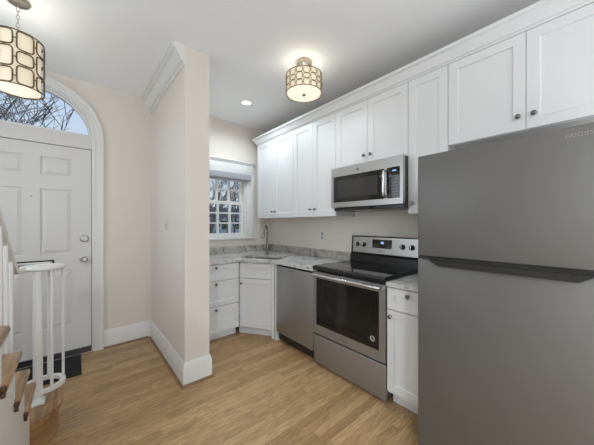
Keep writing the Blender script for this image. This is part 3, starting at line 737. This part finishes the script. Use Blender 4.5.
# ------------------------------------------------------------------ wall plates
t = thing('wall_outlet', 'white wall outlet on the beige wall above the granite backsplash', 'outlet', (XR-0.0005, 2.24, 1.165), RZ)
pl = MB().box(-0.036, 0.036, -0.006, 0.0, -0.058, 0.058, 0.003).build('cover_plate', M['white'], t)
MB().box(-0.017, 0.017, -0.009, -0.0062, 0.006, 0.040, 0.004).box(-0.017, 0.017, -0.009, -0.0062, -0.040, -0.006, 0.004).build('receptacle', M['shade'], pl)
t = thing('light_switch', 'beige light switch plate on the foyer side of the divider wall', 'switch', (PX0-0.0005, 2.72, 1.315), RZ)
pl = MB().box(-0.036, 0.036, -0.006, 0.0, -0.058, 0.058, 0.003).build('cover_plate', plain('switch_plate', (0.66, 0.62, 0.58), 0.5), t)
MB().box(-0.005, 0.005, -0.016, -0.0062, -0.010, 0.012, 0.002).build('toggle', M['white'], pl)

# ------------------------------------------------------------------ lamps
def lattice(mb, R, z0, z1, n, tube_r):
    H = z1-z0; sl = 2*PI/n; gap = 0.10
    def cell(a0, a1, b0, b1):
        w_, h_ = (a1-a0)*R/2, (b1-b0)/2; r = min(w_, h_)*0.5
        ca, cb = (a0+a1)/2, (b0+b1)/2
        P = []
        for x, z in rrect(w_, h_, r, 4): P.append((R*math.cos(ca+x/R), R*math.sin(ca+x/R), cb+z))
        mb.tube(P, tube_r, 6, True)
    for i in range(n):
        a0, a1 = i*sl+sl*0.09, (i+1)*sl-sl*0.09; ca = (a0+a1)/2
        hs = [0.27, 0.36, 0.27] if i % 2 else [0.345, 0.24, 0.345]
        gp = (1-sum(hs))/2 if False else 0.035
        tot = sum(hs)+2*gp; z = z0+H*(1-tot)/2
        if i % 2: hs = [h+(1-0.02-tot)/3 for h in hs]; z = z0+H*0.01
        else: hs = [h+(1-0.02-tot)/3 for h in hs]; z = z0+H*0.01
        for j, h in enumerate(hs):
            cell(a0, a1, z, z+h*H)
            zm = z+h*H*0.5
            # link to the next column
            mb.tube([(R*math.cos(x), R*math.sin(x), zm) for x in (a1, a1+sl*0.09, a1+sl*0.18)], tube_r*0.9, 6)
            if j < 2: mb.tube([(R*math.cos(ca), R*math.sin(ca), z+h*H), (R*math.cos(ca), R*math.sin(ca), z+(h+gp)*H)], tube_r*0.9, 6)
            z += (h+gp)*H
    return mb
def ring_band(R, z0, z1, t_=0.003): return MB().lathe([(R-t_, z0), (R, z0), (R, z1), (R-t_, z1), (R-t_, z0)], (0, 0, 0), 56)
def drum(t, R, z0, z1, n, tr_, inner, metal):
    lattice(MB(), R-0.002, z0+0.004, z1-0.004, n, tr_).build('lattice_cage', metal, t)
    ring_band(R, z1-0.006, z1).build('top_ring', metal, t)
    ring_band(R, z0, z0+0.006).build('bottom_ring', metal, t)
    ri = R*inner
    MB().lathe([(ri, z0+0.006), (ri, z1-0.004), (ri-0.002, z1-0.004), (ri-0.002, z0+0.006), (ri, z0+0.006)], (0, 0, 0), 56).build('lamp_shade', M['cloth'], t)
    MB().lathe([(0, z0-0.004), (ri*0.5, z0-0.003), (ri*0.9, z0+0.001), (ri, z0+0.005), (ri*0.9, z0+0.006), (0, z0+0.004)], (0, 0, 0), 56).build('diffuser', M['diff'], t)
def bulb(loc, power, name='lamp_light', col=(1.0, 0.86, 0.66), size=0.05):
    d = bpy.data.lights.new(name, 'POINT'); d.energy = power; d.color = col; d.shadow_soft_size = size
    o = bpy.data.objects.new(name, d); COL.objects.link(o); o.location = loc; return o
def disk(loc, r, power, col=(1.0, 0.90, 0.74)):
    d = bpy.data.lights.new('diffuser_light', 'AREA'); d.shape = 'DISK'; d.size = 2*r; d.energy = power; d.color = col
    o = bpy.data.objects.new('diffuser_light', d); COL.objects.link(o); o.location = loc
NEUT = (0.86, 0.94, 1.0)
FLX, FLY = 1.545, 1.704
t = thing('ceiling_lamp', 'semi flush drum ceiling lamp with bronze lattice and glowing cream shade over the kitchen', 'lamp', (FLX, FLY, 2.553))
drum(t, 0.163, -0.082, 0.083, 16, 0.0027, 0.92, M['gold'])
MB().lathe([(0, 0.2065), (0.070, 0.2065), (0.072, 0.190), (0.069, 0.165), (0.060, 0.148), (0.02, 0.140), (0, 0.140)], (0, 0, 0), 36).build('canopy', M['nickel'], t)
MB().cyl((0, 0, 0.081), (0, 0, 0.141), 0.008, 12).build('stem', M['nickel'], t)
sp_ = MB()
for k in range(3):
    a = 2*PI*k/3; sp_.cyl((0, 0, 0.077), (0.158*math.cos(a), 0.158*math.sin(a), 0.077), 0.003, 8)
sp_.build('spider', M['brass'], t)
MB().lathe([(0, -0.100), (0.007, -0.099), (0.011, -0.093), (0.016, -0.089), (0.017, -0.085), (0, -0.0845)], (0, 0, 0), 20).build('finial', M['brass'], t)
bulb((FLX, FLY, 2.58), 0.6, col=NEUT, size=0.06); disk((FLX, FLY, 2.440), 0.13, 2.0, NEUT)
PLX, PLY = -0.286, 2.433
t = thing('pendant_lamp', 'drum pendant lamp with bronze lattice hanging on a chain by the front door', 'lamp', (PLX, PLY, 2.338))
drum(t, 0.1235, -0.168, 0.168, 8, 0.0044, 0.86, M['brass'])
sp_ = MB()
for k in range(3):
    a = 2*PI*k/3+0.3; sp_.cyl((0, 0, 0.164), (0.120*math.cos(a), 0.120*math.sin(a), 0.164), 0.003, 8)
sp_.build('spider', M['brass'], t)
ch = MB(); nl = 9; z = 0.166; lk = (0.400-0.166)/nl
for i in range(nl):
    P = []
    for k in range(14):
        a = 2*PI*k/14; u = 0.0075*math.cos(a); v = (lk*0.62)*math.sin(a)
        P.append((u, 0, z+lk/2+v) if i % 2 else (0, u, z+lk/2+v))
    ch.tube(P, 0.0018, 6, True); z += lk
ch.build('chain', M['nickel'], t)
MB().lathe([(0, 0.4215), (0.058, 0.4215), (0.060, 0.412), (0.052, 0.400), (0.02, 0.394), (0, 0.393)], (0, 0, 0), 32).build('canopy', M['nickel'], t)
bulb((PLX, PLY, 2.455), 1.6, col=NEUT, size=0.05); disk((PLX, PLY, 2.160), 0.10, 0.5, NEUT)
t = thing('recessed_light', 'small round recessed downlight in the ceiling near the kitchen window', 'lamp', (1.539, 2.717, HC))
MB().lathe([(0.052, -0.0008), (0.052, -0.006), (0.066, -0.006), (0.072, -0.0008), (0.052, -0.0008)], (0, 0, 0), 36).build('trim_ring', M['white'], t)
MB().lathe([(0, -0.0008), (0, -0.003), (0.051, -0.003), (0.051, -0.0008)], (0, 0, 0), 36).build('diffuser', M['led'], t)
def spot(loc, power):
    d = bpy.data.lights.new('downlight', 'SPOT'); d.energy = power; d.color = DAY; d.spot_size = math.radians(168); d.spot_blend = 0.6; d.shadow_soft_size = 0.05
    o = bpy.data.objects.new('downlight', d); COL.objects.link(o); o.location = loc
spot((1.539, 2.717, 2.745), 36)
# added unseen spots behind the camera, filling the room with bounced light
for x, y in ((-1.3, -1.6), (0.9, -3.0), (-1.3, -3.2)): spot((x, y, 2.745), 200)

# ------------------------------------------------------------------ outdoors
o = struct('ground', MB().box(-30, 40, YF+0.2, 60, -0.55, -0.45), M['ground'], False)
def tree(label, x, y, h, seed, mat, trunk=0.12, kids0=4, sp0=0.8):
    rnd = random.Random(seed); mb = MB(); cnt = [0]
    def grow(p, d, ln, r, depth):
        pts = [p]; rr = [r]; q = p.copy(); dd = d.copy(); seg = 4
        for i in range(seg):
            dd = (dd+Vector((rnd.uniform(-.14, .14), rnd.uniform(-.14, .14), rnd.uniform(-.05, .09)))).normalized()
            q = q+dd*(ln/seg); pts.append(q.copy()); rr.append(max(0.004, r*(1-0.5*(i+1)/seg)))
        mb.tube(pts, rr, 6 if depth < 2 else 4, caps=False)
        if depth >= 5: return
        kids = kids0 if depth == 0 else 3
        for k in range(kids):
            i = rnd.randint(2, seg) if depth else rnd.randint(1, seg)
            a = rnd.uniform(0, 2*PI); sp_a = rnd.uniform(0.35, 0.95)*(1 if depth else sp0)
            ax = Vector((math.cos(a), math.sin(a), 0)); nd = (pts[i]-pts[i-1]).normalized()*math.cos(sp_a)+ax*math.sin(sp_a)+Vector((0, 0, 0.12))
            grow(pts[i], nd.normalized(), ln*rnd.uniform(0.55, 0.8), rr[i]*rnd.uniform(0.55, 0.75), depth+1)
    grow(Vector((0, 0, 0)), Vector((rnd.uniform(-.08, .08), rnd.uniform(-.08, .08), 1)), h*0.42, trunk, 0)
    ob = mb.build('bare_tree', mat)
    ob.location = (x, y, -0.455); tag(ob, label, 'tree', 'bare trees outdoors'); return ob
tree('bare winter tree nearest the arched fanlight above the front door', -0.15, 5.6, 5.4, 3, M['bark'], trunk=0.05, kids0=6, sp0=1.0)
tree('bare winter tree farther back in the arched fanlight view', -2.8, 10.0, 8.5, 9, M['bark'], trunk=0.09, kids0=6, sp0=0.9)
tree('dark bare tree outside the kitchen window, nearest to its left side', 3.2, 8.4, 7, 5, M['barkpale'], trunk=0.11)
tree('pale bare tree in the middle of the kitchen window view', 7.4, 17.5, 8, 8, M['barkpale'], trunk=0.14)
tree('slim bare tree at the right side of the kitchen window view', 6.2, 12.4, 7, 12, M['bark'], trunk=0.06)
tree('farther bare tree behind the others in the kitchen window view', 12.5, 26.0, 10, 21, M['barkpale'], trunk=0.2)
hs = thing('house', 'blue grey neighbouring house seen through the kitchen window trees', 'house', (19.0, 40.0, -0.45), 0.3)
MB().box(-6, 6, -4, 4, 0, 2.7).build('wall', M['siding'], hs, False)
MB().prism([(-4.4, 2.701), (4.4, 2.701), (0, 4.4)], -6.3, 6.3, 'x').build('roof', M['roof'], hs, False)
for x in (-4.2, -1.4, 1.4, 4.2):
    f_ = MB().plate(rect(x-0.65, x+0.65, 0.8, 2.3), [rect(x-0.55, x+0.55, 0.9, 2.2)], -4.06, -4.001).build('window', M['trim'], hs, False)
    MB().box(x-0.548, x+0.548, -4.03, -4.005, 0.902, 2.198).build('pane', M['bglass'], f_, False)
